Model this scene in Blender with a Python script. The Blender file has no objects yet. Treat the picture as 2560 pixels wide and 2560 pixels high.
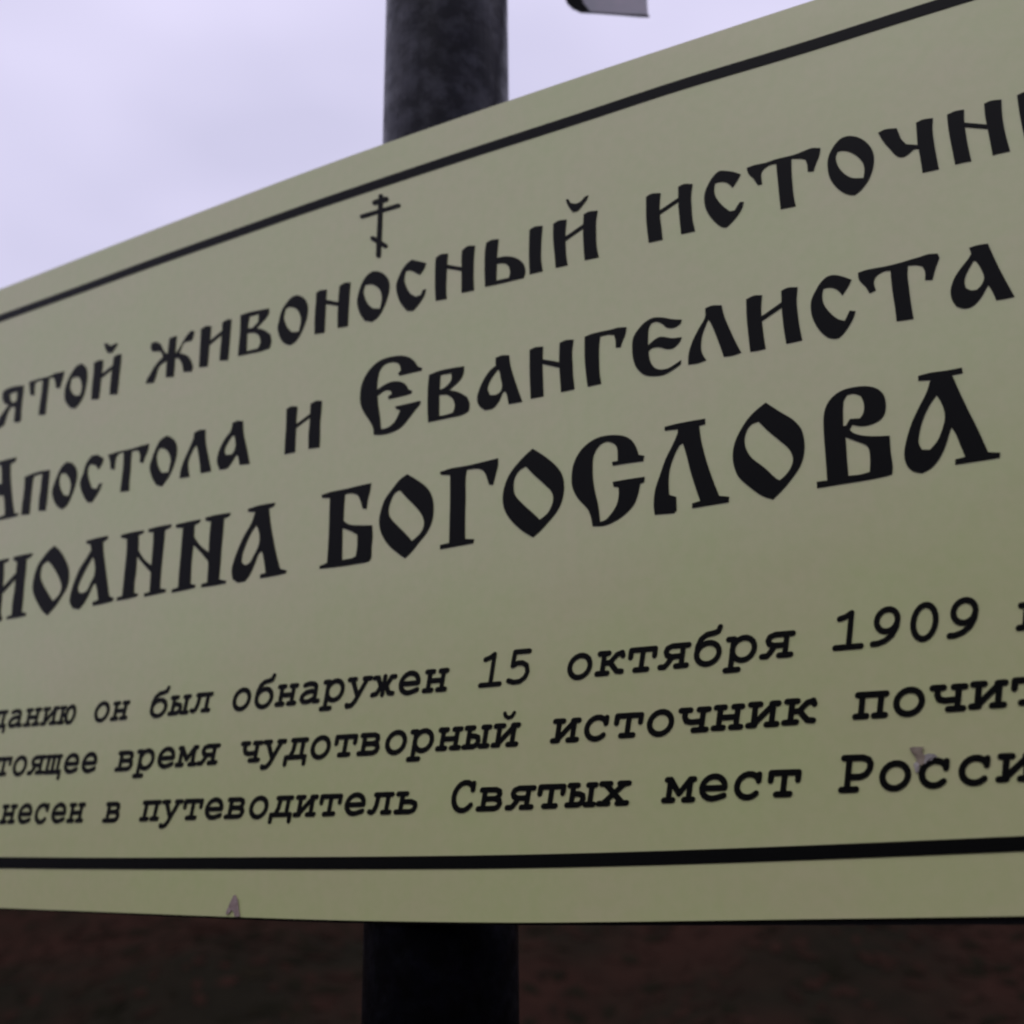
import bpy, bmesh, math, random
import numpy as np
from mathutils import Vector, Matrix
from mathutils.geometry import delaunay_2d_cdt
random.seed(7)
scene = bpy.context.scene
COL = scene.collection

# ------------------------------------------------------------------ camera
# Photograph units: 2560 x 2560.  The vanishing points of the sign board's
# uprights and of its long edges give pitch, roll, focal length and yaw.
CX = CY = 1280.0
FPX = 2816.0
VUP = (-167.0, -9760.0)          # where verticals meet, from the centre
VLEFT = (-5480.0, 906.0)         # where the board's long edges meet
CAM_POS = Vector((0.0, 0.0, 1.55))
up_c = Vector((VUP[0], VUP[1], FPX)).normalized()
fz = Vector((0, 0, 1)); fz = (fz - up_c * fz.dot(up_c)).normalized()
xr = fz.cross(-up_c); xr = -xr if xr.x < 0 else xr
W = Matrix((xr, fz, up_c))       # camera axes (x right, y down, z forward) -> world
cx_w = W @ Vector((1, 0, 0)); cy_w = W @ Vector((0, -1, 0)); cz_w = W @ Vector((0, 0, -1))
cam_data = bpy.data.cameras.new("camera")
cam = bpy.data.objects.new("camera", cam_data); COL.objects.link(cam)
M = Matrix((cx_w, cy_w, cz_w)).transposed().to_4x4(); M.translation = CAM_POS
cam.matrix_world = M
cam_data.sensor_width = 36.0
cam_data.lens = FPX / 2560.0 * 36.0
cam_data.clip_start = 0.05
cam_data.clip_end = 2000.0
cam_data.dof.use_dof = True
cam_data.dof.focus_distance = 0.93
cam_data.dof.aperture_fstop = 4.0
scene.camera = cam

# ------------------------------------------------------------------ sky and light
SUN_EL, SUN_AZ = math.radians(58), math.radians(215)      # high behind the viewer, veiled by cloud
world = bpy.data.worlds.new("World"); scene.world = world; world.use_nodes = True
nt = world.node_tree; nt.nodes.clear()
out = nt.nodes.new("ShaderNodeOutputWorld")
add = nt.nodes.new("ShaderNodeMixShader"); add.inputs[0].default_value = 0.94   # overcast: cloud covers nearly all of the blue
bg1 = nt.nodes.new("ShaderNodeBackground"); bg1.inputs[1].default_value = 0.05
sky = nt.nodes.new("ShaderNodeTexSky"); sky.sky_type = 'NISHITA'; sky.sun_disc = False
sky.sun_elevation = SUN_EL; sky.sun_rotation = SUN_AZ
bg2 = nt.nodes.new("ShaderNodeBackground"); bg2.inputs[1].default_value = 1.0
tc = nt.nodes.new("ShaderNodeTexCoord")
mp = nt.nodes.new("ShaderNodeMapping"); mp.inputs[3].default_value = (1.0, 1.0, 1.8)
nz = nt.nodes.new("ShaderNodeTexNoise"); nz.inputs["Scale"].default_value = 2.1
nz.inputs["Detail"].default_value = 3.0; nz.inputs["Roughness"].default_value = 0.45
cr = nt.nodes.new("ShaderNodeValToRGB")
cr.color_ramp.elements[0].position = 0.36; cr.color_ramp.elements[0].color = (0.67, 0.65, 0.87, 1)
cr.color_ramp.elements[1].position = 0.56; cr.color_ramp.elements[1].color = (0.83, 0.79, 1.04, 1)
nt.links.new(tc.outputs["Generated"], mp.inputs[0]); nt.links.new(mp.outputs[0], nz.inputs[0])
nt.links.new(nz.outputs["Fac"], cr.inputs[0]); nt.links.new(cr.outputs[0], bg2.inputs[0])
nt.links.new(sky.outputs[0], bg1.inputs[0])
nt.links.new(bg1.outputs[0], add.inputs[1]); nt.links.new(bg2.outputs[0], add.inputs[2])
nt.links.new(add.outputs[0], out.inputs[0])
sun_d = bpy.data.lights.new("sun", 'SUN'); sun_d.energy = 0.5; sun_d.angle = math.radians(25)
sun_d.color = (1.0, 0.96, 0.9)
sun = bpy.data.objects.new("sun", sun_d); COL.objects.link(sun)
sdir = Vector((math.sin(SUN_AZ) * math.cos(SUN_EL), math.cos(SUN_AZ) * math.cos(SUN_EL), math.sin(SUN_EL)))
sun.rotation_euler = (-sdir).to_track_quat('-Z', 'Y').to_euler()
sun.location = (0, 0, 10)
vs = scene.view_settings
vs.view_transform = 'Standard'; vs.look = 'None'; vs.exposure = 0.0; vs.gamma = 1.0
vs.use_curve_mapping = False
scene.cycles.pixel_filter_type = 'BLACKMAN_HARRIS'
scene.cycles.filter_width = 2.4

# ------------------------------------------------------------------ helpers
def ray(px, py):
    return (W @ Vector((px - CX, py - CY, FPX))).normalized()

def tag(o, **kw):
    for k, v in kw.items(): o[k] = v
    return o

def link(name, mesh, mat, parent=None):
    if mat: mesh.materials.append(mat)
    o = bpy.data.objects.new(name, mesh); COL.objects.link(o)
    if parent: o.parent = parent
    return o

def mesh_from(name, verts, faces, smooth=False):
    me = bpy.data.meshes.new(name); me.from_pydata(verts, [], faces); me.update()
    if smooth:
        for p in me.polygons: p.use_smooth = True
    return me

def recalc(me):
    bm = bmesh.new(); bm.from_mesh(me); bmesh.ops.recalc_face_normals(bm, faces=bm.faces)
    bm.to_mesh(me); bm.free(); return me

def material(name, color, rough=0.6, ior=1.45, metal=0.0):
    m = bpy.data.materials.new(name); m.use_nodes = True
    b = m.node_tree.nodes["Principled BSDF"]
    b.inputs["Base Color"].default_value = (*color, 1)
    b.inputs["Roughness"].default_value = rough
    b.inputs["IOR"].default_value = ior
    b.inputs["Metallic"].default_value = metal
    return m, m.node_tree, b

def noise_color(t, b, scale, c0, c1, p0=0.35, p1=0.65, detail=4.0, coord="Object", rough=0.55, stretch=None):
    n, l = t.nodes, t.links
    tc = n.new("ShaderNodeTexCoord"); nz = n.new("ShaderNodeTexNoise"); cr = n.new("ShaderNodeValToRGB")
    nz.inputs["Scale"].default_value = scale; nz.inputs["Detail"].default_value = detail
    nz.inputs["Roughness"].default_value = rough
    src = tc.outputs[coord]
    if stretch:
        mp = n.new("ShaderNodeMapping"); mp.inputs[3].default_value = stretch
        l.new(src, mp.inputs[0]); src = mp.outputs[0]
    l.new(src, nz.inputs[0]); l.new(nz.outputs["Fac"], cr.inputs[0])
    cr.color_ramp.elements[0].position = p0; cr.color_ramp.elements[0].color = (*c0, 1)
    cr.color_ramp.elements[1].position = p1; cr.color_ramp.elements[1].color = (*c1, 1)
    if b is not None: l.new(cr.outputs[0], b.inputs["Base Color"])
    return cr, nz

def bump(t, b, scale, strength, dist=0.001, detail=3.0):
    n, l = t.nodes, t.links
    tc = n.new("ShaderNodeTexCoord"); nz = n.new("ShaderNodeTexNoise"); bp = n.new("ShaderNodeBump")
    nz.inputs["Scale"].default_value = scale; nz.inputs["Detail"].default_value = detail
    bp.inputs["Strength"].default_value = strength; bp.inputs["Distance"].default_value = dist
    l.new(tc.outputs["Object"], nz.inputs[0]); l.new(nz.outputs["Fac"], bp.inputs["Height"])
    l.new(bp.outputs[0], b.inputs["Normal"])

# ------------------------------------------------------------------ materials
M_panel, t, b = material("enamel_panel", (0.60, 0.64, 0.345), 0.28, 1.78)
cr_big, _ = noise_color(t, None, 9.0, (0.632, 0.640, 0.328), (0.600, 0.655, 0.303), 0.35, 0.65, 4)
cr_fine, _ = noise_color(t, None, 95.0, (0.955, 0.97, 0.93), (1.0, 0.985, 1.0), 0.35, 0.65, 2)
mx = t.nodes.new("ShaderNodeMix"); mx.data_type = 'RGBA'; mx.blend_type = 'MULTIPLY'
mx.inputs[0].default_value = 1.0
t.links.new(cr_big.outputs[0], mx.inputs[6]); t.links.new(cr_fine.outputs[0], mx.inputs[7])
t.links.new(mx.outputs[2], b.inputs["Base Color"])
bump(t, b, 12.0, 0.25, 0.002)

M_ink, t, b = material("black_vinyl", (0.0045, 0.005, 0.0042), 0.38, 1.2)
bump(t, b, 60.0, 0.15, 0.0005)
M_edge, t, b = material("black_backing", (0.004, 0.004, 0.004), 0.8, 1.3)
M_post, t, b = material("painted_pole", (0.002, 0.002, 0.004), 0.42, 1.45)
cr1, _ = noise_color(t, None, 52.0, (0.0022, 0.0021, 0.0022), (0.0036, 0.0036, 0.0055), 0.45, 0.72, 5)
t.links.new(cr1.outputs[0], b.inputs["Base Color"])
crs, _ = noise_color(t, None, 46.0, (0.07, 0.07, 0.07), (0.27, 0.27, 0.27), 0.44, 0.76, 6, rough=0.6)   # chalky and glossy patches of old paint
t.links.new(crs.outputs[0], b.inputs["Specular IOR Level"])
crr, _ = noise_color(t, None, 30.0, (.28, .28, .28), (.5, .5, .5), 0.3, 0.7, 4)
t.links.new(crr.outputs[0], b.inputs["Roughness"])
b.inputs["Specular Tint"].default_value = (0.62, 0.68, 1.0, 1)
bump(t, b, 90.0, 0.5, 0.001, 5)
M_grey, t, b = material("grey_metal", (0.20, 0.20, 0.24), 0.45, 1.5)
noise_color(t, b, 20.0, (0.44, 0.45, 0.49), (0.55, 0.50, 0.56))
M_soil, t, b = material("leafy_soil", (0.025, 0.02, 0.018), 0.95, 1.2)
cra, _ = noise_color(t, None, 0.55, (0.0145, 0.013, 0.0088), (0.027, 0.0145, 0.0105), 0.40, 0.60, 3)
crb, _ = noise_color(t, None, 6.0, (0.85, 0.85, 0.85), (1.12, 1.08, 1.05), 0.3, 0.7, 5)
mm = t.nodes.new("ShaderNodeMix"); mm.data_type = 'RGBA'; mm.blend_type = 'MULTIPLY'; mm.inputs[0].default_value = 1.0
t.links.new(cra.outputs[0], mm.inputs[6]); t.links.new(crb.outputs[0], mm.inputs[7])
t.links.new(mm.outputs[2], b.inputs["Base Color"])
M_leafA, t, b = material("brown_leaf", (0.045, 0.022, 0.016), 0.85, 1.3)
noise_color(t, b, 2.0, (0.0165, 0.0115, 0.008), (0.030, 0.0158, 0.0112))
M_leafB, t, b = material("moss_leaf", (0.018, 0.017, 0.010), 0.9, 1.3)
noise_color(t, b, 2.0, (0.010, 0.0095, 0.006), (0.016, 0.013, 0.008))
M_bark, t, b = material("dark_bark", (0.008, 0.007, 0.006), 0.95, 1.2)
noise_color(t, b, 8.0, (0.002, 0.002, 0.0017), (0.007, 0.006, 0.005))
M_dry, t, b = material("dry_leaf", (0.2, 0.16, 0.15), 0.7)
noise_color(t, b, 60.0, (0.17, 0.135, 0.09), (0.38, 0.32, 0.235), 0.35, 0.65)
M_dry2, t, b = material("pale_leaf", (0.30, 0.27, 0.25), 0.7)
noise_color(t, b, 60.0, (0.20, 0.19, 0.18), (0.42, 0.39, 0.34), 0.35, 0.65)

M_pink, t, b = material("rosy_leaf", (0.27, 0.20, 0.20), 0.7)
noise_color(t, b, 120.0, (0.20, 0.145, 0.125), (0.42, 0.33, 0.30), 0.35, 0.65)

for m_ in (M_soil, M_leafA, M_leafB, M_bark):
    m_.node_tree.nodes["Principled BSDF"].inputs["Specular IOR Level"].default_value = 0.0

# ------------------------------------------------------------------ the board's plane
upW = Vector((0, 0, 1))
Lw = W @ Vector((VLEFT[0], VLEFT[1], FPX)); Lw.z = 0; Lw.normalize()
SX = -Lw                                  # along the text
SN = upW.cross(SX); SN.normalize()        # away from the viewer
if SN.y < 0: SN = -SN
P0 = CAM_POS + ray(CX, CY) * 1.02
BASE = Vector((P0.x, P0.y, 0.0))          # the board's frame: x along text, y away from viewer, z up
def to_board(px, py):
    d = ray(px, py); k = (P0 - CAM_POS).dot(SN) / d.dot(SN)
    q = CAM_POS + d * k - BASE
    return q.dot(SX), q.z

board = bpy.data.objects.new("sign_board", None); COL.objects.link(board)
Rb = Matrix((SX, SN, upW)).transposed().to_4x4(); Rb.translation = BASE
board.matrix_world = Rb
tag(board, label="large olive-beige sign board with black Cyrillic lettering and border lines on a dark pole",
    category="sign")

def curve_y(pts, x):
    """smooth interpolation through measured edge points"""
    xs = [p[0] for p in pts]
    i = max(0, min(len(xs) - 2, int(np.searchsorted(xs, x)) - 1))
    def sl(j):
        if j <= 0: return (pts[1][1] - pts[0][1]) / (pts[1][0] - pts[0][0])
        if j >= len(pts) - 1: return (pts[-1][1] - pts[-2][1]) / (pts[-1][0] - pts[-2][0])
        return (pts[j + 1][1] - pts[j - 1][1]) / (pts[j + 1][0] - pts[j - 1][0])
    (x0, y0), (x1, y1) = pts[i], pts[i + 1]
    h = x1 - x0; s = (x - x0) / h
    return ((2*s**3 - 3*s*s + 1) * y0 + (s**3 - 2*s*s + s) * h * sl(i)
            + (-2*s**3 + 3*s*s) * y1 + (s**3 - s*s) * h * sl(i + 1))

TOP_EDGE = [(-300, 842), (0, 723), (400, 568), (800, 417), (1120, 304), (1440, 195), (1720, 103), (2000, 11.5), (2860, -262)]
BOT_EDGE = [(-300, 2258), (0, 2270), (300, 2281.5), (600, 2293), (907, 2302), (1280, 2306.5), (1600, 2304), (1920, 2299.5), (2560, 2290.5), (2860, 2285)]
BACK_BOT = [(-300, 2262), (0, 2274), (600, 2299), (907, 2309), (1280, 2313.5), (1920, 2314), (2560, 2312), (2860, 2310)]
XS = [-300 + 3160 * k / 48 for k in range(49)]

def slab(name, top, bot, y0, y1, mat, parent, xs=XS, inset=0.0):
    """upright slab between two measured edges, real thickness y0..y1 in the board's frame"""
    v = []
    for x in xs:
        a = to_board(x, curve_y(top, x)); c = to_board(x, curve_y(bot, x))
        v += [(a[0], y0, a[1] - inset), (c[0], y0, c[1]), (a[0], y1, a[1] - inset), (c[0], y1, c[1])]
    f = []
    for i in range(len(xs) - 1):
        a, b = 4*i, 4*i + 4
        f += [(a, a+1, b+1, b), (a+2, b+2, b+3, a+3), (a, b, b+2, a+2), (a+1, a+3, b+3, b+1)]
    e = 4 * (len(xs) - 1)
    f += [(0, 2, 3, 1), (e, e+1, e+3, e+2)]
    return link(name, recalc(mesh_from(name, v, f)), mat, parent)

slab("panel", TOP_EDGE, BOT_EDGE, 0.0, 0.003, M_panel, board)
slab("backing_plate", [(x, y + 26) for x, y in TOP_EDGE], BACK_BOT, 0.0032, 0.0065, M_edge, board)
def band(cent, th):
    return [(x, y - t / 2) for (x, y), t in zip(cent, th)], [(x, y + t / 2) for (x, y), t in zip(cent, th)]
TL = [(-300, 907), (0, 796.3), (200, 724), (400, 650.5), (600, 580), (800, 509.5), (1120, 402), (1440, 298.5), (1700, 213), (2000, 122.5), (2260, 40), (2400, -4), (2860, -148)]
TT = [16, 17.5, 18, 19.5, 20.5, 22, 23, 24.5, 25.5, 27, 28, 29, 32]
a, c = band(TL, TT)
INK = 0.0006
slab("border_line", a, c, -INK, 0.0, M_ink, board, [-300 + 3160 * k / 60 for k in range(61)])
BL = [(-300, 2154), (0, 2156.7), (300, 2158.5), (640, 2158), (960, 2157), (1280, 2153.7), (1640, 2145), (2077, 2129.3), (2560, 2108.8), (2860, 2095)]
BT = [27, 28, 28.5, 30, 31.5, 33.5, 35, 36.5, 38, 39]
a, c = band(BL, BT)
slab("border_line", a, c, -INK, 0.0, M_ink, board, [-300 + 3160 * k / 60 for k in range(61)])

# ------------------------------------------------------------------ lettering
def smooth_closed(P, n=3, corner=40):
    N = len(P); P = [Vector(p) for p in P]
    def is_corner(i):
        a = P[i] - P[i-1]; b = P[(i+1) % N] - P[i]
        if a.length < 1e-6 or b.length < 1e-6: return True
        return math.degrees(a.angle(b)) > corner
    cor = [is_corner(i) for i in range(N)]
    outp = []
    for i in range(N):
        p0, p1 = P[i], P[(i+1) % N]; h = (p1 - p0).length
        def tan(j):
            tv = (P[(j+1) % N] - P[j-1])
            return tv.normalized() * h if tv.length > 1e-9 else (p1 - p0)
        t0 = (p1 - p0) if cor[i] else tan(i)
        t1 = (p1 - p0) if cor[(i+1) % N] else tan((i+1) % N)
        if cor[i] and cor[(i+1) % N]:
            outp.append(p0); continue
        for k in range(n):
            s = k / n
            outp.append((2*s**3-3*s*s+1)*p0 + (s**3-2*s*s+s)*t0 + (-2*s**3+3*s*s)*p1 + (s**3-s*s)*t1)
    return [(p.x, p.y) for p in outp]

def inside(p, poly):
    x, y = p; c = False; j = len(poly) - 1
    for i in range(len(poly)):
        xi, yi = poly[i]; xj, yj = poly[j]
        if (yi > y) != (yj > y) and x < (xj - xi) * (y - yi) / (yj - yi) + xi: c = not c
        j = i
    return c

def fill(pos, neg):
    verts, edges = [], []
    for poly in pos + neg:
        b0 = len(verts); n = len(poly)
        verts += [Vector(p) for p in poly]; edges += [(b0 + i, b0 + (i+1) % n) for i in range(n)]
    r = delaunay_2d_cdt(verts, edges, [], 0, 1e-4)
    V, F = r[0], r[2]; keep = []
    for f in F:
        m = (sum(V[i].x for i in f) / len(f), sum(V[i].y for i in f) / len(f))
        if any(inside(m, q) for q in pos) and not any(inside(m, q) for q in neg): keep.append(tuple(f))
    return V, keep

def build_letter(name, V, F, mapper):
    used = sorted({i for f in F for i in f}); ix = {o: k for k, o in enumerate(used)}
    pts = [to_board(*mapper(V[i].x, V[i].y)) for i in used]; n = len(pts)
    v = [(p[0], -INK, p[1]) for p in pts] + [(p[0], 0.0, p[1]) for p in pts]
    f = [tuple(ix[i] for i in q) for q in F]
    cnt = {}
    for q in f:
        for a, b in zip(q, q[1:] + q[:1]): cnt[(a, b)] = cnt.get((a, b), 0) + 1
    walls = [(a, a + n, b + n, b) for (a, b) in cnt if (b, a) not in cnt]
    me = recalc(mesh_from(name, v, f + walls))
    return link(name, me, M_ink, board)

# -- painted headline letters: outlines as measured, (origin x, origin y, positives, holes), quarter units
HEAD = [
 # first line
 (0,800,["-20,1090 -45,1060 0,975 30,930 75,870 95,850 50,840 28,790 33,720 70,690 150,665 240,655 235,720 225,800 215,900 210,1005 180,1025 140,1020 150,930 155,870 110,870 80,930 60,990 40,1050"],["100,740 175,712 172,780 162,815 130,830 108,800"]),
 (0,800,["295,620 380,592 500,562 560,532 645,515 630,580 600,680 562,680 555,620 540,575 495,580 488,650 475,760 465,850 455,945 388,950 400,850 415,750 425,660 430,600 370,617 352,640 345,750 308,755 300,690"],[]),
 (0,800,["648,760 652,690 678,610 718,530 770,460 820,435 865,480 875,560 865,650 840,750 800,830 750,885 710,880 672,840 652,800"],["705,650 715,590 755,568 795,572 815,620 820,690 800,755 748,755 718,720 703,680"]),
 (0,800,["942,430 1000,402 1035,405 1025,500 1012,600 1002,700 990,790 915,795 920,700 930,600 940,500","1140,370 1190,342 1218,345 1208,450 1196,550 1186,650 1175,742 1098,745 1105,650 1115,550 1130,450","1005,552 1125,458 1125,492 1005,590","1045,235 1078,235 1102,258 1130,252 1165,235 1182,235 1152,285 1122,325 1085,332 1062,300 1050,260"],[]),
 (350,720,["300,500 370,480 362,560 355,660 348,780 338,888 260,892 266,780 278,660 290,560","120,550 165,538 205,560 235,620 262,655 310,655 310,695 250,740 210,765 185,800 165,870 140,945 60,955 75,910 105,860 145,790 200,722 230,695 222,655 200,632 125,635 110,600","330,655 368,645 398,600 428,545 468,480 510,430 545,430 537,480 518,527 450,542 430,562 412,610 395,652 435,660 478,680 508,720 530,790 518,835 435,838 428,780 408,732 388,702 330,700"],[]),
 (350,720,["612,412 670,380 715,385 707,480 697,570 687,680 677,785 592,792 597,700 602,600 608,500","825,348 880,315 917,315 908,420 900,520 892,620 882,722 798,725 805,620 815,520 822,430","685,540 828,425 828,460 685,580"],[]),
 (350,720,["1008,272 1100,243 1200,222 1292,205 1287,260 1240,325 1168,402 1240,420 1302,460 1315,530 1298,602 1200,635 1100,655 982,680 990,580 1000,480 1005,380"],["1097,285 1190,260 1185,340 1125,402 1078,402","1075,452 1150,448 1195,480 1207,540 1182,605 1068,632"]),
 (350,720,["1378,400 1392,330 1418,230 1468,150 1518,95 1570,72 1630,92 1672,150 1680,240 1658,340 1612,450 1560,532 1500,572 1438,548 1398,490"],["1440,290 1460,205 1500,188 1560,205 1595,250 1612,320 1590,437 1520,442 1475,395 1450,340"]),
 (780,540,["45,770 85,745 150,738 142,850 137,960 132,1060 127,1165 27,1182 28,1060 33,960 40,860","278,700 330,670 387,665 378,780 372,880 366,980 360,1102 258,1118 258,1000 263,880 270,780","130,835 275,865 275,902 130,877"],[]),
 (780,540,["452,860 468,770 498,680 548,600 608,557 670,557 732,590 770,650 775,730 752,830 712,930 662,1012 600,1058 528,1048 478,970"],["517,750 535,690 600,683 660,715 690,760 700,830 682,927 610,925 560,880 527,810"]),
 (780,540,["843,700 858,640 898,550 948,480 1000,438 1060,452 1142,472 1122,530 1080,588 1040,570 990,545 940,550 925,640 945,710 985,775 1040,808 1090,790 1110,740 1142,733 1122,800 1062,892 1012,948 950,948 888,872 852,780"],[]),
 (780,540,["1240,420 1290,385 1362,378 1352,480 1347,600 1342,720 1347,828 1238,848 1232,720 1232,600 1234,500","1502,345 1560,302 1632,298 1622,400 1617,520 1617,640 1622,742 1497,768 1497,640 1497,500 1497,400","1340,485 1510,515 1510,552 1340,522"],[]),
 (1180,400,["145,830 200,800 267,793 257,900 250,980 340,965 425,975 485,1005 522,1050 535,1120 518,1180 420,1202 300,1232 132,1268 128,1150 128,1000 133,900"],["250,1037 330,1035 370,1065 382,1120 370,1182 320,1190 245,1207"]),
 (1180,400,["577,700 630,668 707,660 697,780 692,900 692,1000 708,1112 578,1142 572,1000 572,850"],[]),
 (1180,400,["813,640 870,608 947,598 937,720 937,840 942,950 957,1052 838,1078 828,950 813,800","1118,545 1170,518 1257,508 1242,620 1242,740 1247,860 1268,972 1128,1002 1118,880 1112,700","935,768 1120,640 1120,680 935,810","940,400 965,392 987,430 1040,438 1090,415 1130,370 1165,355 1147,400 1102,460 1060,508 1010,522 970,472 950,430"],[]),
 (1600,300,["62,770 120,738 207,733 197,860 202,980 215,1080 227,1197 88,1227 73,1100 63,980","383,670 440,643 527,642 512,760 517,880 527,1000 552,1112 412,1142 398,1000 385,850","195,908 385,780 385,818 195,948"],[]),
 (1600,300,["643,800 652,720 687,640 738,560 798,512 870,512 940,522 1008,545 978,600 927,678 890,642 850,622 790,622 750,635 743,720 770,790 830,860 900,915 950,905 975,860 1000,822 1038,822 1018,890 962,975 902,1042 860,1078 800,1062 718,987 663,900"],[]),
 (1600,300,["1068,480 1150,452 1250,432 1350,398 1450,373 1550,348 1650,308 1720,283 1805,283 1792,360 1762,430 1737,512 1678,517 1673,450 1655,397 1600,387 1515,388 1515,500 1525,640 1537,760 1557,862 1408,892 1393,760 1380,620 1368,500 1363,437 1300,450 1240,490 1213,540 1222,642 1178,653 1130,582 1085,540"],[]),
 (2077,160,["-32,1020 -27,950 -2,880 48,800 110,743 190,722 290,742 372,800 418,870 433,950 418,1060 372,1170 302,1262 240,1312 180,1308 100,1272 28,1202 -17,1120"],["50,930 70,875 130,868 200,885 270,930 320,990 337,1060 327,1142 220,1142 150,1110 90,1050 60,990"]),
 (2077,160,["473,690 550,655 660,645 682,700 707,755 755,805 868,812 860,700 853,590 920,558 1022,543 1017,650 1032,780 1052,900 1082,1052 990,1072 918,1087 898,960 878,850 830,855 780,900 720,932 660,922 598,860 528,780"],[]),
 (2077,160,["1163,510 1240,475 1332,458 1337,600 1352,700 1372,820 1407,972 1320,987 1243,1007 1223,900 1193,750 1173,620","1533,400 1600,370 1707,358 1712,480 1727,600 1752,720 1793,872 1700,892 1618,912 1598,800 1568,650 1543,520","1330,588 1565,608 1565,650 1330,630"],[]),
 (2077,160,["1862,315 1930,285 2020,270 2042,400 2062,600 2092,780 1958,822 1928,700 1888,500"],[]),
 # second line
 (0,800,["-60,1430 0,1415 80,1393 167,1373 155,1412 107,1440 107,1550 117,1700 132,1850 145,1932 187,1932 167,1962 80,1982 -20,2002 -20,1978 50,1950 48,1850 38,1750 8,1760 -40,1720 -40,1640 20,1640 18,1500 12,1450 -60,1452"],[]),
 (0,800,["250,1570 320,1540 400,1515 500,1498 492,1600 482,1700 472,1800 457,1905 387,1908 393,1800 408,1700 418,1600 428,1542 380,1547 337,1570 322,1680 312,1780 302,1880 297,1942 215,1950 223,1850 238,1750 248,1650"],[]),
 (0,800,["523,1720 543,1640 578,1550 618,1470 668,1422 720,1427 762,1480 773,1560 752,1660 717,1760 672,1852 620,1893 573,1862 538,1800"],["595,1600 612,1535 660,1533 698,1590 710,1660 690,1757 640,1752 608,1690"]),
 (0,800,["803,1620 833,1540 863,1440 918,1358 980,1347 1038,1385 1022,1440 985,1495 960,1452 908,1442 887,1470 880,1540 898,1620 920,1680 970,1690 990,1640 1022,1632 1002,1690 962,1760 922,1822 880,1825 843,1772 813,1700"],[]),
 (0,800,["1083,1350 1180,1318 1300,1293 1400,1263 1492,1238 1482,1300 1452,1370 1432,1430 1398,1420 1403,1350 1385,1302 1322,1310 1312,1400 1307,1500 1297,1600 1292,1708 1205,1718 1218,1600 1233,1480 1238,1380 1238,1322 1190,1337 1162,1380 1147,1495 1108,1490 1103,1410"],[]),
 (0,800,["1498,1480 1518,1400 1558,1290 1608,1200 1670,1157 1727,1182 1768,1250 1768,1350 1742,1450 1692,1562 1620,1665 1568,1652 1528,1590"],["1573,1340 1602,1280 1650,1288 1690,1330 1710,1400 1702,1450 1687,1522 1620,1530 1590,1480 1572,1420"]),
 (350,720,["543,1450 600,1420 657,1418 657,1520 672,1620 692,1720 712,1832 608,1852 598,1740 583,1640 568,1570 542,1600 522,1640 492,1710 482,1770 495,1888 397,1902 413,1810 448,1710 498,1600 538,1500"],[]),
 (350,720,["928,1350 980,1328 1032,1333 1037,1450 1062,1570 1082,1670 1098,1757 998,1768 983,1680 960,1672 922,1740 872,1802 798,1818 773,1750 778,1680 808,1590 858,1500 910,1430"],["925,1475 872,1560 848,1620 857,1670 920,1665 948,1620 958,1560 948,1480"]),
 (350,720,["1468,1210 1520,1183 1577,1188 1567,1290 1562,1400 1557,1520 1552,1642 1447,1662 1452,1540 1462,1400","1708,1160 1770,1128 1822,1133 1812,1250 1802,1360 1802,1470 1797,1592 1687,1608 1687,1480 1698,1350 1703,1250","1555,1370 1705,1258 1705,1292 1555,1405"],[]),
 (680,860,["883,520 898,410 948,300 1018,215 1100,158 1200,128 1300,117 1380,137 1432,180 1462,225 1502,238 1495,265 1400,287 1278,317 1262,297 1290,265 1280,215 1250,187 1200,182 1150,192 1102,230 1072,290 1057,370 1052,460 1075,445 1120,413 1200,378 1290,378 1342,410 1367,455 1402,468 1395,495 1300,522 1168,552 1162,527 1200,500 1190,467 1140,462 1090,492 1057,520 1062,600 1077,700 1092,852 1150,840 1220,790 1260,720 1285,662 1248,652 1232,627 1350,600 1485,568 1482,600 1432,660 1372,740 1292,832 1200,882 1100,907 1018,907 1013,840 978,770 918,680 888,600"],[]),
 (780,540,["1173,1590 1280,1548 1400,1523 1522,1503 1517,1570 1482,1640 1372,1742 1470,1763 1552,1810 1577,1880 1567,1952 1500,1990 1400,2012 1163,2062 1158,1950 1158,1800 1163,1690"],["1287,1590 1395,1570 1395,1640 1340,1708 1278,1740","1275,1790 1350,1785 1410,1830 1430,1900 1412,1965 1350,1987 1273,2002"]),
 (1140,720,["398,700 460,675 532,673 547,780 582,900 622,1020 663,1137 528,1162 508,1060 490,1032 467,1050 432,1130 372,1202 290,1222 233,1180 213,1110 233,1020 278,920 338,830 398,780"],["420,815 372,880 332,950 317,1010 342,1073 400,1068 443,1040 463,980 448,900 438,840"]),
 (1140,720,["738,620 800,593 872,588 867,700 867,820 872,950 877,1082 748,1107 743,980 738,850","1038,550 1100,523 1177,518 1162,640 1167,760 1172,880 1187,1012 1052,1042 1042,900 1033,750","860,712 1050,745 1050,802 1000,790 860,758"],[]),
 (1140,720,["1288,490 1350,463 1450,438 1550,418 1620,398 1707,393 1692,470 1662,540 1647,592 1598,597 1598,530 1583,470 1520,467 1442,485 1432,600 1432,720 1437,850 1453,957 1318,987 1303,870 1288,700"],[]),
 (1560,620,["83,1010 93,900 148,810 218,738 300,698 400,698 480,713 578,718 562,760 500,797 430,797 380,757 320,737 272,755 247,810 242,900 242,978 300,923 370,888 480,903 578,893 557,940 492,1002 430,1012 350,992 280,1002 247,1035 257,1110 290,1180 350,1215 440,1205 520,1158 572,1122 568,1162 500,1212 400,1267 290,1282 200,1267 128,1202 93,1110"],[]),
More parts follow.
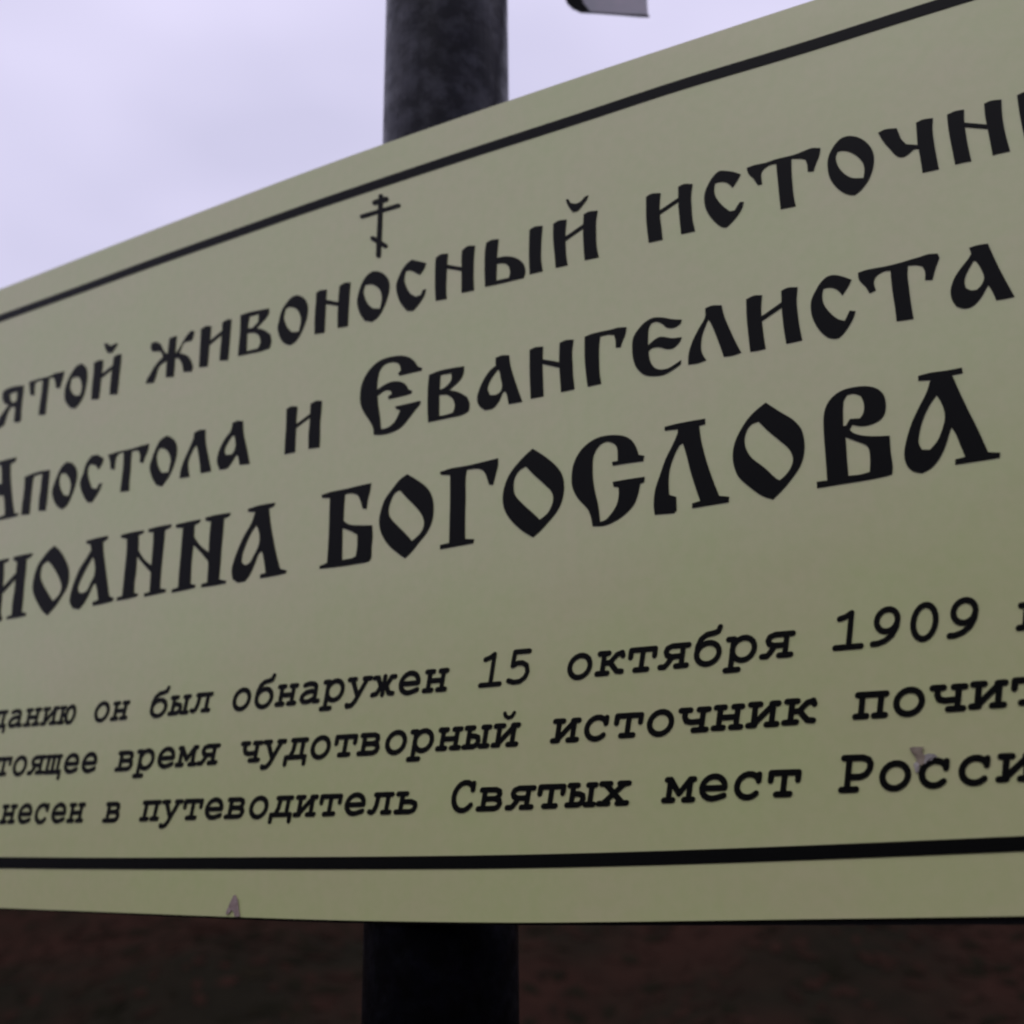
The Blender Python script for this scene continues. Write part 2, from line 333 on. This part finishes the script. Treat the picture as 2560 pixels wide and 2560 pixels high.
 (1560,620,["813,605 880,578 977,573 1002,680 1052,800 1112,930 1173,1047 1080,1077 998,1087 958,970 908,840 868,750 842,715 817,780 787,860 772,950 777,1040 823,1122 740,1152 643,1167 648,1060 688,930 748,810 810,700"],[]),
 (1560,620,["1223,515 1300,478 1382,473 1372,600 1382,750 1397,880 1417,1007 1340,1027 1263,1037 1248,900 1228,700","1573,430 1640,398 1737,393 1727,520 1737,650 1757,790 1783,922 1700,942 1623,957 1598,800 1578,600","1370,690 1585,538 1585,592 1370,738"],[]),
 (2077,520,["-200,1000 -192,920 -152,830 -102,750 -42,692 30,672 120,687 207,718 172,790 115,875 80,832 30,802 -30,797 -75,810 -85,880 -70,960 -10,1045 70,1110 140,1130 165,1080 190,1027 248,1033 222,1110 162,1212 92,1292 30,1308 -42,1288 -122,1212 -182,1100"],[]),
 (2077,520,["273,650 350,623 450,603 560,583 700,548 800,518 900,488 980,463 1070,458 1087,500 1052,590 1017,718 943,722 943,640 918,587 860,572 772,577 767,660 782,800 802,950 828,1107 740,1122 658,1132 643,1000 618,840 603,700 598,627 540,632 480,662 442,700 432,760 452,822 388,853 348,790 283,720"],[]),
 (2077,520,["1383,400 1470,373 1572,358 1612,450 1682,600 1762,750 1838,887 1750,907 1653,922 1618,840 1575,770 1542,830 1492,912 1420,982 1340,1007 1258,987 1213,920 1198,830 1228,720 1288,620 1368,520 1405,460"],["1430,525 1392,590 1352,670 1337,740 1352,800 1400,825 1460,820 1508,770 1533,700 1508,620 1458,540"]),
 # third line
 (0,1180,["-80,905 0,883 92,863 87,890 40,912 40,1000 35,1100 25,1180 20,1280 10,1380 12,1440 22,1450 17,1487 -60,1502","138,850 230,828 332,812 312,845 267,870 262,970 247,1100 237,1220 227,1330 217,1398 262,1408 257,1437 160,1457 68,1472 73,1445 118,1430 128,1300 148,1180 158,1050 173,900 138,882","15,1170 165,1005 165,1060 15,1228"],[]),
 (0,1180,["328,1150 343,1050 378,940 438,850 498,778 548,737 602,788 652,870 687,960 692,1050 672,1150 622,1240 562,1332 512,1392 475,1433 428,1392 373,1302 338,1220"],["408,1010 428,930 480,888 520,930 580,1030 612,1110 617,1160 590,1230 530,1292 480,1210 430,1120 408,1060"]),
 (0,1180,["868,690 960,663 1082,638 1077,670 1032,700 1037,800 1052,920 1072,1080 1092,1238 1142,1263 1122,1292 1030,1317 928,1337 928,1300 983,1280 973,1180 955,1112 932,1130 892,1220 842,1312 790,1373 728,1362 698,1300 713,1200 748,1090 798,970 868,860 915,780 905,722 868,717"],["930,850 872,950 812,1070 782,1150 787,1200 820,1213 868,1190 908,1110 943,1040 953,960 943,880"]),
 (0,1180,["1213,630 1320,603 1442,583 1432,610 1387,632 1387,750 1372,850 1362,1000 1347,1100 1342,1208 1382,1218 1372,1242 1280,1267 1168,1287 1173,1255 1223,1240 1238,1100 1253,950 1268,800 1273,670 1213,657","1365,745 1440,870 1525,940 1520,1015 1440,925 1365,825","1488,570 1600,543 1717,522 1712,550 1652,580 1642,700 1627,850 1612,1000 1602,1163 1662,1173 1652,1202 1560,1222 1443,1247 1443,1215 1498,1200 1508,1050 1518,900 1533,720 1538,602 1488,602"],[]),
 (400,1120,["163,765 280,738 407,713 397,745 347,770 342,870 332,1000 317,1150 307,1358 357,1368 347,1397 240,1422 118,1447 123,1415 183,1395 193,1250 208,1080 223,900 233,800 163,797","325,860 400,970 495,1050 485,1135 400,1033 315,950","458,695 570,668 707,648 697,680 642,705 632,850 617,1000 607,1150 592,1313 662,1328 657,1352 560,1372 413,1392 418,1360 473,1345 483,1200 488,1050 498,880 513,735 458,727"],[]),
 (400,1120,["883,610 1000,573 1153,547 1142,580 1092,605 1107,750 1132,900 1162,1050 1202,1208 1268,1223 1257,1252 1150,1277 1003,1302 1003,1265 1058,1250 1043,1130 1023,1030 992,1050 952,1150 902,1262 852,1332 780,1347 728,1312 718,1230 743,1120 788,1000 848,870 918,750 955,640 883,637"],["965,770 912,850 862,960 827,1060 817,1140 850,1173 898,1150 938,1080 978,1000 998,920 990,830"]),
 (780,1020,["98,870 200,838 350,808 470,778 593,752 582,830 562,910 547,1007 508,1007 488,930 460,872 400,852 332,862 322,1000 317,1128 370,1163 450,1173 602,1173 607,1280 597,1400 592,1500 560,1537 450,1557 300,1582 78,1607 78,1580 153,1550 163,1400 173,1200 178,1000 183,900 103,897"],["307,1200 400,1235 455,1270 455,1370 440,1480 400,1503 302,1520"]),
 (780,1020,["673,1150 688,1040 728,920 798,820 878,720 955,662 1050,718 1152,798 1202,888 1217,1000 1202,1130 1152,1242 1072,1342 1002,1432 930,1503 858,1452 768,1372 698,1262"],["767,1020 790,930 830,850 880,820 950,900 1040,990 1100,1070 1123,1150 1100,1230 1050,1290 1000,1330 930,1250 850,1170 780,1090"]),
 (780,1020,["1283,640 1400,603 1550,578 1700,543 1862,503 1862,570 1842,650 1812,768 1773,768 1748,690 1718,632 1660,607 1550,617 1537,700 1537,900 1532,1100 1532,1308 1622,1313 1612,1352 1450,1382 1283,1412 1283,1370 1373,1350 1378,1150 1383,900 1383,670 1288,667"],[]),
 (1220,980,["148,1080 163,960 208,840 278,740 368,640 450,567 562,638 682,738 742,828 762,950 742,1080 692,1192 602,1302 520,1392 450,1453 348,1392 238,1292 168,1182"],["257,950 272,850 320,780 380,745 450,820 560,920 638,1000 653,1080 628,1160 590,1220 520,1278 450,1210 350,1120 272,1030"]),
 (1220,980,["838,850 858,720 918,600 998,518 1100,458 1220,433 1350,438 1432,478 1482,550 1507,628 1563,638 1553,692 1400,712 1248,737 1243,700 1298,690 1298,620 1288,550 1250,512 1190,497 1132,522 1082,580 1052,660 1047,760 1052,880 1072,1000 1102,1130 1122,1300 1180,1278 1240,1210 1288,1130 1308,1040 1308,952 1258,947 1248,900 1400,873 1568,848 1562,902 1522,917 1502,1020 1462,1122 1372,1222 1270,1292 1160,1337 1048,1342 1028,1240 998,1172 898,1062 848,960"],[]),
 (1600,900,["248,670 350,643 500,613 652,588 652,642 592,657 612,800 662,1000 722,1180 792,1358 892,1368 887,1422 700,1452 523,1482 523,1435 603,1410 558,1280 508,1120 468,960 430,832 392,860 342,960 302,1080 287,1200 292,1348 362,1368 367,1500 342,1532 148,1547 138,1450 153,1300 198,1160 258,990 328,850 378,730 378,692 248,707"],[]),
 (1600,900,["928,960 948,830 1008,700 1088,580 1178,490 1260,427 1400,518 1532,598 1612,688 1642,800 1642,930 1602,1062 1522,1182 1432,1292 1332,1393 1228,1362 1098,1272 988,1172 943,1070"],["1047,790 1072,700 1120,640 1185,617 1280,710 1400,810 1490,890 1530,980 1513,1070 1458,1150 1400,1203 1360,1183 1250,1080 1120,980 1062,890"]),
 (2040,840,["78,950 78,800 108,690 178,600 268,543 380,513 500,503 602,523 672,580 697,660 692,760 652,830 560,882 450,902 362,887 337,940 380,973 480,998 600,1003 737,998 747,1150 767,1300 762,1382 700,1402 500,1442 250,1482 13,1522 8,1460 113,1445 103,1300 88,1100"],["275,660 310,590 380,577 450,602 480,680 475,770 440,825 340,830 300,898 272,900","295,1012 400,1052 500,1092 533,1140 543,1260 538,1360 450,1385 325,1400 312,1250 302,1100"]),
 (2040,840,["1023,400 1150,368 1300,348 1460,318 1467,372 1362,392 1432,550 1522,740 1622,940 1722,1163 1842,1168 1837,1217 1650,1247 1393,1287 1393,1235 1493,1210 1448,1100 1398,980 1355,912 1332,980 1292,1110 1232,1230 1152,1322 1060,1372 968,1352 908,1292 883,1190 903,1050 958,870 1038,700 1108,560 1143,442 1023,447"],["1205,592 1132,700 1072,830 1037,960 1027,1070 1062,1138 1140,1138 1208,1060 1258,950 1288,830 1278,730 1238,640"]),
]
for ox, oy, pos, neg in HEAD:
    ps = [smooth_closed([tuple(map(float, q.split(","))) for q in s.split()]) for s in pos]
    ns = [smooth_closed([tuple(map(float, q.split(","))) for q in s.split()]) for s in neg]
    V, F = fill(ps, ns)
    build_letter("letter", V, F, lambda x, y, ox=ox, oy=oy: (ox + x / 4.0, oy + y / 4.0))

def capsule(a, b, w, n=5):
    ang = math.atan2(b[1] - a[1], b[0] - a[0]); r = w / 2
    P = [(b[0] + r*math.cos(ang - math.pi/2 + math.pi*k/n), b[1] + r*math.sin(ang - math.pi/2 + math.pi*k/n)) for k in range(n+1)]
    P += [(a[0] + r*math.cos(ang + math.pi/2 + math.pi*k/n), a[1] + r*math.sin(ang + math.pi/2 + math.pi*k/n)) for k in range(n+1)]
    return P
# the three-barred cross above the first line
cross = [capsule((952.5, 491), (950, 560), 12), capsule((950, 560), (946.5, 639), 12.5), capsule((937, 507), (966, 498), 12.5),
         capsule((905, 541.5), (997, 514), 10), capsule((932, 596), (964, 615), 11.5)]
V, F = fill(cross, [])
build_letter("cross_emblem", V, F, lambda x, y: (x, y))

# -- typewriter-style italic: stroke skeletons in a 600-unit cell, x-height 430
def E(cx, cy, rx, ry, a0=0, a1=360, n=18):
    m = max(3, int(n * abs(a1 - a0) / 360)) 
    return [(cx + rx*math.cos(math.radians(a0 + (a1-a0)*k/m)), cy + ry*math.sin(math.radians(a0 + (a1-a0)*k/m))) for k in range(m+1)]
T, Bm = 381, 49
G = {
 'о': [E(300,212,200,186)],
 'н': [[(75,T),(225,T)],[(375,T),(525,T)],[(65,Bm),(235,Bm)],[(365,Bm),(535,Bm)],[(150,T),(150,Bm)],[(450,T),(450,Bm)],[(150,215),(450,215)]],
 'и': [[(65,T),(230,T)],[(420,T),(535,T)],[(60,Bm),(170,Bm)],[(365,Bm),(540,Bm)],[(150,T),(150,Bm)],[(450,T),(450,Bm)],[(150,60),(450,370)]],
 'п': [[(70,T),(530,T)],[(150,T),(150,Bm)],[(450,T),(450,Bm)],[(60,Bm),(240,Bm)],[(360,Bm),(540,Bm)]],
 'т': [[(75,T),(525,T)],[(75,T),(75,262)],[(525,T),(525,262)],[(300,T),(300,Bm)],[(185,Bm),(415,Bm)]],
 'а': [[(135,362),(240,386),(350,380),(415,345),(432,290),(432,Bm),(530,Bm)],[(432,228),(320,245),(190,222),(110,165),(100,100),(160,52),(260,45),(360,75),(432,125)]],
 'е': [[(105,208),(500,208)],E(302,212,200,184,0,180),E(302,212,200,174,180,292),[(377,51),(500,85)]],
 'с': [E(305,212,195,184,38,318),[(470,385),(470,285)]],
 'в': [[(55,Bm),(150,Bm)],[(80,T),(370,T),(445,352),(462,300),(435,245),(370,222),(150,222)],[(370,222),(465,192),(490,135),(460,75),(390,Bm),(150,Bm)],[(150,T),(150,Bm)]],
 'я': [[(540,T),(240,T),(155,350),(135,295),(162,235),(240,208),(440,208)],[(255,205),(195,110),(140,Bm),(55,Bm)],[(440,T),(440,Bm)],[(340,Bm),(540,Bm)]],
 'ю': [[(45,T),(190,T)],[(45,Bm),(190,Bm)],[(118,T),(118,Bm)],[(118,215),(250,215)],E(400,213,140,184)],
 'б': [E(300,200,200,172),[(102,215),(108,330),(150,440),(240,505),(370,525),(440,545),(465,615)]],
 'ы': [[(45,T),(200,T)],[(118,T),(118,Bm)],[(118,235),(240,235),(315,205),(332,142),(305,75),(240,Bm),(40,Bm)],[(400,T),(540,T)],[(390,Bm),(545,Bm)],[(470,T),(470,Bm)]],
 'л': [[(160,T),(540,T)],[(455,T),(455,Bm)],[(370,Bm),(540,Bm)],[(225,T),(208,180),(170,80),(120,Bm),(65,68)]],
 'р': [[(45,T),(150,T)],[(135,T),(135,-112)],[(45,-112),(270,-112)],E(320,212,190,180)],
 'у': [[(45,T),(195,T)],[(405,T),(560,T)],[(120,T),(300,70)],[(480,T),(260,-30),(190,-98),(90,-108),(75,-85)]],
 'ж': [[(60,366),(145,366),(215,235),(300,215)],[(540,366),(455,366),(385,235),(300,215)],[(240,215),(160,75),(60,58)],[(360,215),(440,75),(540,58)],[(300,T),(300,Bm)]],
 'к': [[(70,T),(245,T)],[(160,T),(160,Bm)],[(60,Bm),(260,Bm)],[(160,218),(290,222),(400,345),(500,375),(525,320)],[(290,222),(435,70),(535,58)]],
 'д': [[(165,T),(520,T)],[(440,T),(440,60)],[(235,T),(215,180),(155,65)],[(60,60),(540,60)],[(60,60),(60,-70)],[(540,60),(540,-70)]],
 'щ': [[(35,T),(140,T)],[(215,T),(320,T)],[(395,T),(500,T)],[(90,T),(90,Bm)],[(270,T),(270,Bm)],[(450,T),(450,Bm)],[(35,Bm),(545,Bm)],[(545,Bm),(545,-85)]],
 'м': [[(40,Bm),(200,Bm)],[(400,Bm),(560,Bm)],[(120,T),(120,Bm)],[(480,T),(480,Bm)],[(60,T),(125,T),(300,150),(475,T),(545,T)]],
 'ч': [[(50,T),(220,T)],[(370,T),(545,T)],[(130,T),(130,275),(165,205),(255,180),(450,190)],[(450,T),(450,Bm)],[(310,Bm),(540,Bm)]],
 'ь': [[(75,T),(270,T)],[(180,T),(180,Bm)],[(180,235),(385,235),(485,200),(505,140),(475,75),(390,Bm),(80,Bm)]],
 'х': [[(120,T),(480,Bm)],[(480,T),(120,Bm)],[(50,T),(215,T)],[(385,T),(555,T)],[(40,Bm),(215,Bm)],[(385,Bm),(560,Bm)]],
 'С': [E(315,285,215,252,40,322),[(480,515),(480,400)]],
 'Р': [[(60,521),(360,521),(455,490),(495,425),(485,340),(430,265),(340,235),(150,235)],[(150,521),(150,Bm)],[(60,Bm),(300,Bm)]],
 '1': [[(310,Bm),(310,575),(215,520),(120,495)],[(90,Bm),(520,Bm)]],
 '5': [[(470,566),(160,566),(150,330),(250,372),(350,370),(450,322),(490,212),(450,112),(350,52),(220,45),(100,80)]],
 '9': [E(305,395,168,170),[(472,395),(462,280),(400,160),(300,85),(190,50),(105,Bm)]],
 '0': [E(300,306,175,258)],
 'г': [[(75,T),(520,T),(520,275)],[(160,T),(160,Bm)],[(65,Bm),(300,Bm)]],
}
BREVE = [(205,600),(235,545),(300,515),(370,540),(400,600)]
_cache = {}
def glyph(ch, w):
    key = (ch, w)
    if key not in _cache:
        polys = []
        for st in (G['и'] if ch == 'й' else G[ch]):
            polys += [capsule(a, b, w) for a, b in zip(st, st[1:])]
        if ch == 'й': polys += [capsule(a, b, w * 0.72) for a, b in zip(BREVE, BREVE[1:])]
        _cache[key] = fill(polys, [])
    return _cache[key]

VPX, HY = -4200.0, 2186.0
LINES = [ # text, centre of first and last letter, baselines, x-heights, stroke
 ("данию", -1, 169, 1822, 1810, 46, 47, 94), ("он", 255.5, 301, 1803.5, 1801, 49, 49, 94),
 ("был", 397.5, 504, 1793, 1782, 50, 51, 94), ("обнаружен", 605, 1090, 1775.5, 1731, 55, 59.5, 94),
 ("15", 1228, 1297, 1718, 1711, 61, 62, 88), ("октября", 1450, 1944, 1697, 1646, 63, 67.5, 92),
 ("1909", 2122, 2408, 1625, 1595, 69, 72, 90), ("г", 2590, 2590, 1574, 1574, 72, 72, 92),
 ("тоящее", 9, 224, 1940, 1932, 48, 51, 96), ("время", 315, 522, 1928, 1913, 52, 54, 96),
 ("чудотворный", 627, 1265, 1907, 1868, 55, 61, 96), ("источник", 1415, 2000, 1857, 1812, 62, 67.5, 96),
 ("почит", 2178, 2575, 1797, 1763, 69, 72, 98),
 ("несен", 22, 191, 2060, 2057, 50, 51, 96), ("в", 282.5, 282.5, 2056.5, 2056.5, 52.5, 52.5, 96),
 ("путеводитель", 377, 1017.5, 2053, 2035.5, 53, 58, 96), ("Святых", 1157, 1535, 2031, 2015, 60, 63.5, 98),
 ("мест", 1699, 1960, 2007, 1993, 66, 69.5, 98), ("Росси", 2143, 2541, 1981.5, 1955, 72, 73.5, 98),
]
for txt, x0, xn, y0, yn, h0, hn, w in LINES:
    n = len(txt) - 1; q0, qn = 1 / (x0 - VPX), 1 / (xn - VPX)
    for k, ch in enumerate(txt):
        q = q0 + (qn - q0) * (k / n if n else 0); cxp = 1 / q + VPX
        s = (cxp - x0) / (xn - x0) if n else 0.0
        pitch = (cxp - VPX) ** 2 * (q0 - qn) / n if n else 46 * ((cxp - VPX) / 4490.0) ** 2
        yb = y0 + (yn - y0) * s; xh = h0 + (hn - h0) * s
        slope = (yb - HY) / (cxp - VPX)
        lean = (cxp - 1113) / (yb + 8480)
        ital = 0.21 * (pitch / 600) / (xh / 430)
        def mp_(ex, ey, cxp=cxp, yb=yb, xh=xh, pitch=pitch, slope=slope, lean=lean, ital=ital):
            v = ey / 430 * xh
            px = cxp + (ex - 300) / 600 * pitch + (ital - lean) * (v - xh / 2)
            return px, yb - v + slope * (px - cxp)
        V, F = glyph(ch, w)
        build_letter("digit" if ch.isdigit() else "letter", V, F, mp_)

# ------------------------------------------------------------------ the pole behind the board
def az(px, py):
    d = ray(px, py); return math.atan2(d.x, d.y)
aL, aR = az(909, 2312), az(1296, 2312)
am, ah = (aL + aR) / 2, (aR - aL) / 2
dirp = Vector((math.sin(am), math.cos(am), 0))
dpl = (P0 - CAM_POS).dot(SN)
r = 0.05
for _ in range(30):
    dist = (dpl + 0.007 + r) / dirp.dot(SN); r = dist * math.sin(ah)
AX = CAM_POS + dirp * dist; AX.z = 0
print("pole", r, AX, "dist", dist)
pole = bpy.data.objects.new("sign_pole", None); COL.objects.link(pole); 
TILT = 0.0057; z_b = to_board(1102, 2312)[1]; side = Vector((dirp.y, -dirp.x, 0))     # the pole leans a little to the right
pole.rotation_mode = 'QUATERNION'
from mathutils import Quaternion
pole.rotation_quaternion = Quaternion(dirp, TILT)
pole.location = AX - side * (z_b * math.tan(TILT))
tag(pole, label="thick round dark blue-black painted pole standing behind the sign board", category="pole")
def tube(name, r, z0, z1, mat, parent, seg=64, rings=1):
    v, f = [], []
    for i in range(rings + 1):
        z = z0 + (z1 - z0) * i / rings
        v += [(r*math.cos(2*math.pi*k/seg), r*math.sin(2*math.pi*k/seg), z) for k in range(seg)]
    for i in range(rings):
        f += [(i*seg + k, i*seg + (k+1) % seg, (i+1)*seg + (k+1) % seg, (i+1)*seg + k) for k in range(seg)]
    f += [tuple(range(seg))[::-1], tuple(range(rings*seg, (rings+1)*seg))]
    me = mesh_from(name, v, f)
    for p in me.polygons: p.use_smooth = len(p.vertices) == 4
    return link(name, me, mat, parent)
tube("shaft", r, 0.0, 3.1, M_post, pole)
cap = tube("cap", r * 1.08, 3.1, 3.13, M_post, pole)
tube("base_collar", r * 1.35, 0.0, 0.05, M_post, pole)
# two clamps that tie the board to the pole, behind the panel
zt = to_board(1110, 700)[1]; zb = to_board(1110, 2050)[1]
for z in (zb, zt):
    ring = tube("clamp_band", r + 0.004, z - 0.02, z + 0.02, M_post, board)
    ring.matrix_parent_inverse = Rb.inverted(); ring.location = AX

# ------------------------------------------------------------------ fitting seen at the top edge
FD = dist + 0.10                                   # its distance along the view
def at(px, py, depth):
    d = W @ Vector((px - CX, py - CY, FPX)); d = d / d.dot(fz_w)
    return CAM_POS + d * depth
fz_w = W @ Vector((0, 0, 1)); fz_w.z = 0; fz_w.normalize()
fit_outline = [(1408, -150), (1409, -40), (1411, -8), (1418, 10), (1432, 24), (1452, 30), (1500, 33), (1560, 38), (1600, 42.5), (1624, 43), (1622, -20), (1620, -150)]
pts = [at(x, y, FD) for x, y in fit_outline]
o0 = Vector((pts[0].x, pts[0].y, pts[0].z))
fit = bpy.data.objects.new("lamp_housing", None); COL.objects.link(fit); fit.location = o0
tag(fit, label="grey metal housing with rounded black end cap at the top edge, right of the pole", category="lamp")
def prism(name, P, back, mat, parent):
    n = len(P); v = [tuple(p - o0) for p in P] + [tuple(p - o0 + back) for p in P]
    f = [tuple(range(n)), tuple(range(n, 2*n))[::-1]] + [(i, i+n, (i+1) % n + n, (i+1) % n) for i in range(n)]
    return link(name, recalc(mesh_from(name, v, f)), mat, parent)
bk = ray(1500, -60) * 0.09 + Vector((0, 0, 0.006))
prism("end_cap", [at(x, y, FD) for x, y in [(1408, -150), (1409, -40), (1411, -8), (1418, 10), (1432, 24), (1452, 31), (1476, 32), (1458, 8), (1448, -20), (1446, -150)]], bk, M_edge, fit)
prism("body", [at(x, y, FD) for x, y in [(1447, -150), (1449, -20), (1459, 8), (1477, 30), (1530, 33), (1580, 37), (1620, 41), (1617, -20), (1616, -150)]], bk, M_grey, fit)
prism("rim", [at(x, y, FD - 0.003) for x, y in [(1440, 27), (1500, 31.5), (1560, 35), (1622, 38), (1624, 44), (1600, 43.5), (1560, 40), (1500, 35.5), (1452, 33)]], bk, M_edge, fit)
# arm back to the pole, above the frame
p1 = at(1520, -120, FD + 0.03); p0 = Vector((AX.x, AX.y, p1.z))
dv = p1 - p0; L = dv.length
arm = tube("arm", 0.012, 0, L, M_post, fit, 24)
arm.matrix_parent_inverse = Matrix.Identity(4)
arm.location = p0 - o0; arm.rotation_euler = dv.to_track_quat('Z', 'Y').to_euler()

# ------------------------------------------------------------------ scraps stuck to the board
def scrap(name, polys, label, cat):
    """thin curled scraps of leaf; polys: (outline px, material, lift of each vertex)"""
    allp = [q for P, m, l in polys for q in P]
    cxm = sum(p[0] for p in allp) / len(allp); cym = sum(p[1] for p in allp) / len(allp)
    a0 = to_board(cxm, cym)
    root = bpy.data.objects.new(name, None); COL.objects.link(root)
    root.matrix_world = Rb @ Matrix.Translation((a0[0], -0.001, a0[1]))
    tag(root, label=label, category=cat)
    for nm, (P, m, lift) in zip(("blade", "wing", "tip"), polys):
        n = len(P); ctr = (sum(p[0] for p in P) / n, sum(p[1] for p in P) / n)
        b0 = [to_board(*p) for p in P]; c0 = to_board(*ctr)
        v = [(p[0] - a0[0], -lift * (0.4 + 0.6 * ((i * 7) % 5) / 4), p[1] - a0[1]) for i, p in enumerate(b0)]
        v.append((c0[0] - a0[0], -lift * 1.6, c0[1] - a0[1]))
        v += [(x, y + 0.0003, z) for x, y, z in v]
        f = []
        for i in range(n):
            j = (i + 1) % n
            f += [(i, j, n), (i + n + 1, 2*n + 1, j + n + 1), (i, i + n + 1, j + n + 1, j)]
        link(nm, recalc(mesh_from(nm, v, f)), m, root)
    return root
scrap("leaf_scrap", [
  ([(2274,1870),(2284,1867),(2311,1868),(2304,1875),(2309,1886),(2320,1897),(2314,1906),(2305,1914),(2296,1912),(2292,1900),(2286,1888),(2279,1880)], M_dry, 0.0005),
  ([(2310,1888),(2322,1884),(2336,1885),(2345,1892),(2334,1896),(2331,1902),(2320,1903),(2314,1910),(2306,1905)], M_dry2, 0.0005),
  ([(2284,1910),(2292,1904),(2300,1912),(2297,1930),(2290,1932)], M_dry2, 0.0005)],
  "small crumpled brown and grey leaf scrap stuck between two letters near the lower right", "leaf scrap")
scrap("leaf_scrap", [
  ([(586,2238),(591,2237),(596,2248),(598,2262),(599,2276),(602,2291),(588,2291),(586,2278),(578,2274),(573,2266),(579,2252)], M_pink, 0.0004),
  ([(577,2262),(581,2272),(576,2282),(570,2286),(566,2284),(570,2272)], M_pink, 0.0003)],
  "tiny purplish-brown forked scrap on the lower margin, left of the pole", "leaf scrap")

# ------------------------------------------------------------------ ground with a bank behind the board
rng = np.random.default_rng(3)
def hgt(x, y):
    s = np.clip((y - 6.0 + 0.8 * np.sin(x * 0.35 + 1)) / 16.0, 0, 1)
    h = 3.6 * (s * s * (3 - 2 * s)) + 0.0
    s2 = np.clip((-y - 4.0) / 22.0, 0, 1); h = h + 11.0 * s2 * s2 * (3 - 2 * s2)  # unseen hill behind the viewer, added so the panel's lower part reflects dark
    rough = np.clip((np.hypot(x, y) - 2.5) / 6, 0, 1)
    return h + rough * (0.10 * np.sin(x * 1.3 + 0.5 * y) + 0.08 * np.sin(y * 1.9 + 2) + 0.06 * np.sin(2.7 * x - 1.1 * y))
def axis(): 
    a = np.linspace(-30, 30, 301); far = np.array([40, 60, 100, 200, 500, 900.0])
    return np.concatenate([-far[::-1], a, far])
ax_ = axis(); X, Y = np.meshgrid(ax_, ax_); Z = hgt(X, Y); N = len(ax_)
verts = np.stack([X.ravel(), Y.ravel(), Z.ravel()], 1).tolist()
faces = [(j*N+i, j*N+i+1, (j+1)*N+i+1, (j+1)*N+i) for j in range(N-1) for i in range(N-1)]
g = link("ground", mesh_from("ground", verts, faces, True), M_soil)
tag(g, kind="structure")

def scatter(name, n, size, mat, seed, xr_, yr_, tilt, lift):
    r_ = np.random.default_rng(seed)
    x = r_.uniform(*xr_, n); y = r_.uniform(*yr_, n)
    c = 0.5 + 0.5 * np.sin(x * 1.1 + seed) * np.sin(y * 0.9 + seed * 2)
    k = r_.random(n) < 0.25 + 0.75 * c; x, y = x[k], y[k]; n = len(x)
    e = 0.05; gx = (hgt(x + e, y) - hgt(x - e, y)) / (2 * e); gy = (hgt(x, y + e) - hgt(x, y - e)) / (2 * e)
    z = hgt(x, y) + r_.uniform(0.005, lift, n)
    a = r_.uniform(0, 2*math.pi, n); s = size * r_.uniform(0.5, 1.3, n); tl = r_.uniform(-tilt, tilt, n)
    ux = np.stack([np.cos(a), np.sin(a), np.sin(tl)], 1) * s[:, None]
    tv = r_.uniform(-tilt, tilt, n)
    uy = np.stack([-np.sin(a), np.cos(a), np.sin(tv)], 1) * (s * 0.6)[:, None]
    ux[:, 2] += gx * ux[:, 0] + gy * ux[:, 1]; uy[:, 2] += gx * uy[:, 0] + gy * uy[:, 1]   # lie along the slope
    c0 = np.stack([x, y, z], 1)
    q = np.stack([c0 - ux, c0 - uy*0.9 + ux*0.1, c0 + ux, c0 + uy], 1).reshape(-1, 3)
    me = bpy.data.meshes.new(name); me.vertices.add(4*n); me.vertices.foreach_set("co", q.ravel())
    me.loops.add(4*n); me.loops.foreach_set("vertex_index", np.arange(4*n))
    me.polygons.add(n); me.polygons.foreach_set("loop_start", np.arange(0, 4*n, 4))
    me.update(calc_edges=True); me.validate()
    return link(name, me, mat)
o = scatter("fallen_leaves", 14000, 0.09, M_leafA, 5, (-13, 11), (5, 20), 0.10, 0.012); tag(o, kind="stuff")
o = scatter("ground_cover", 5000, 0.12, M_leafB, 9, (-13, 11), (5, 20), 0.08, 0.010); tag(o, kind="stuff")
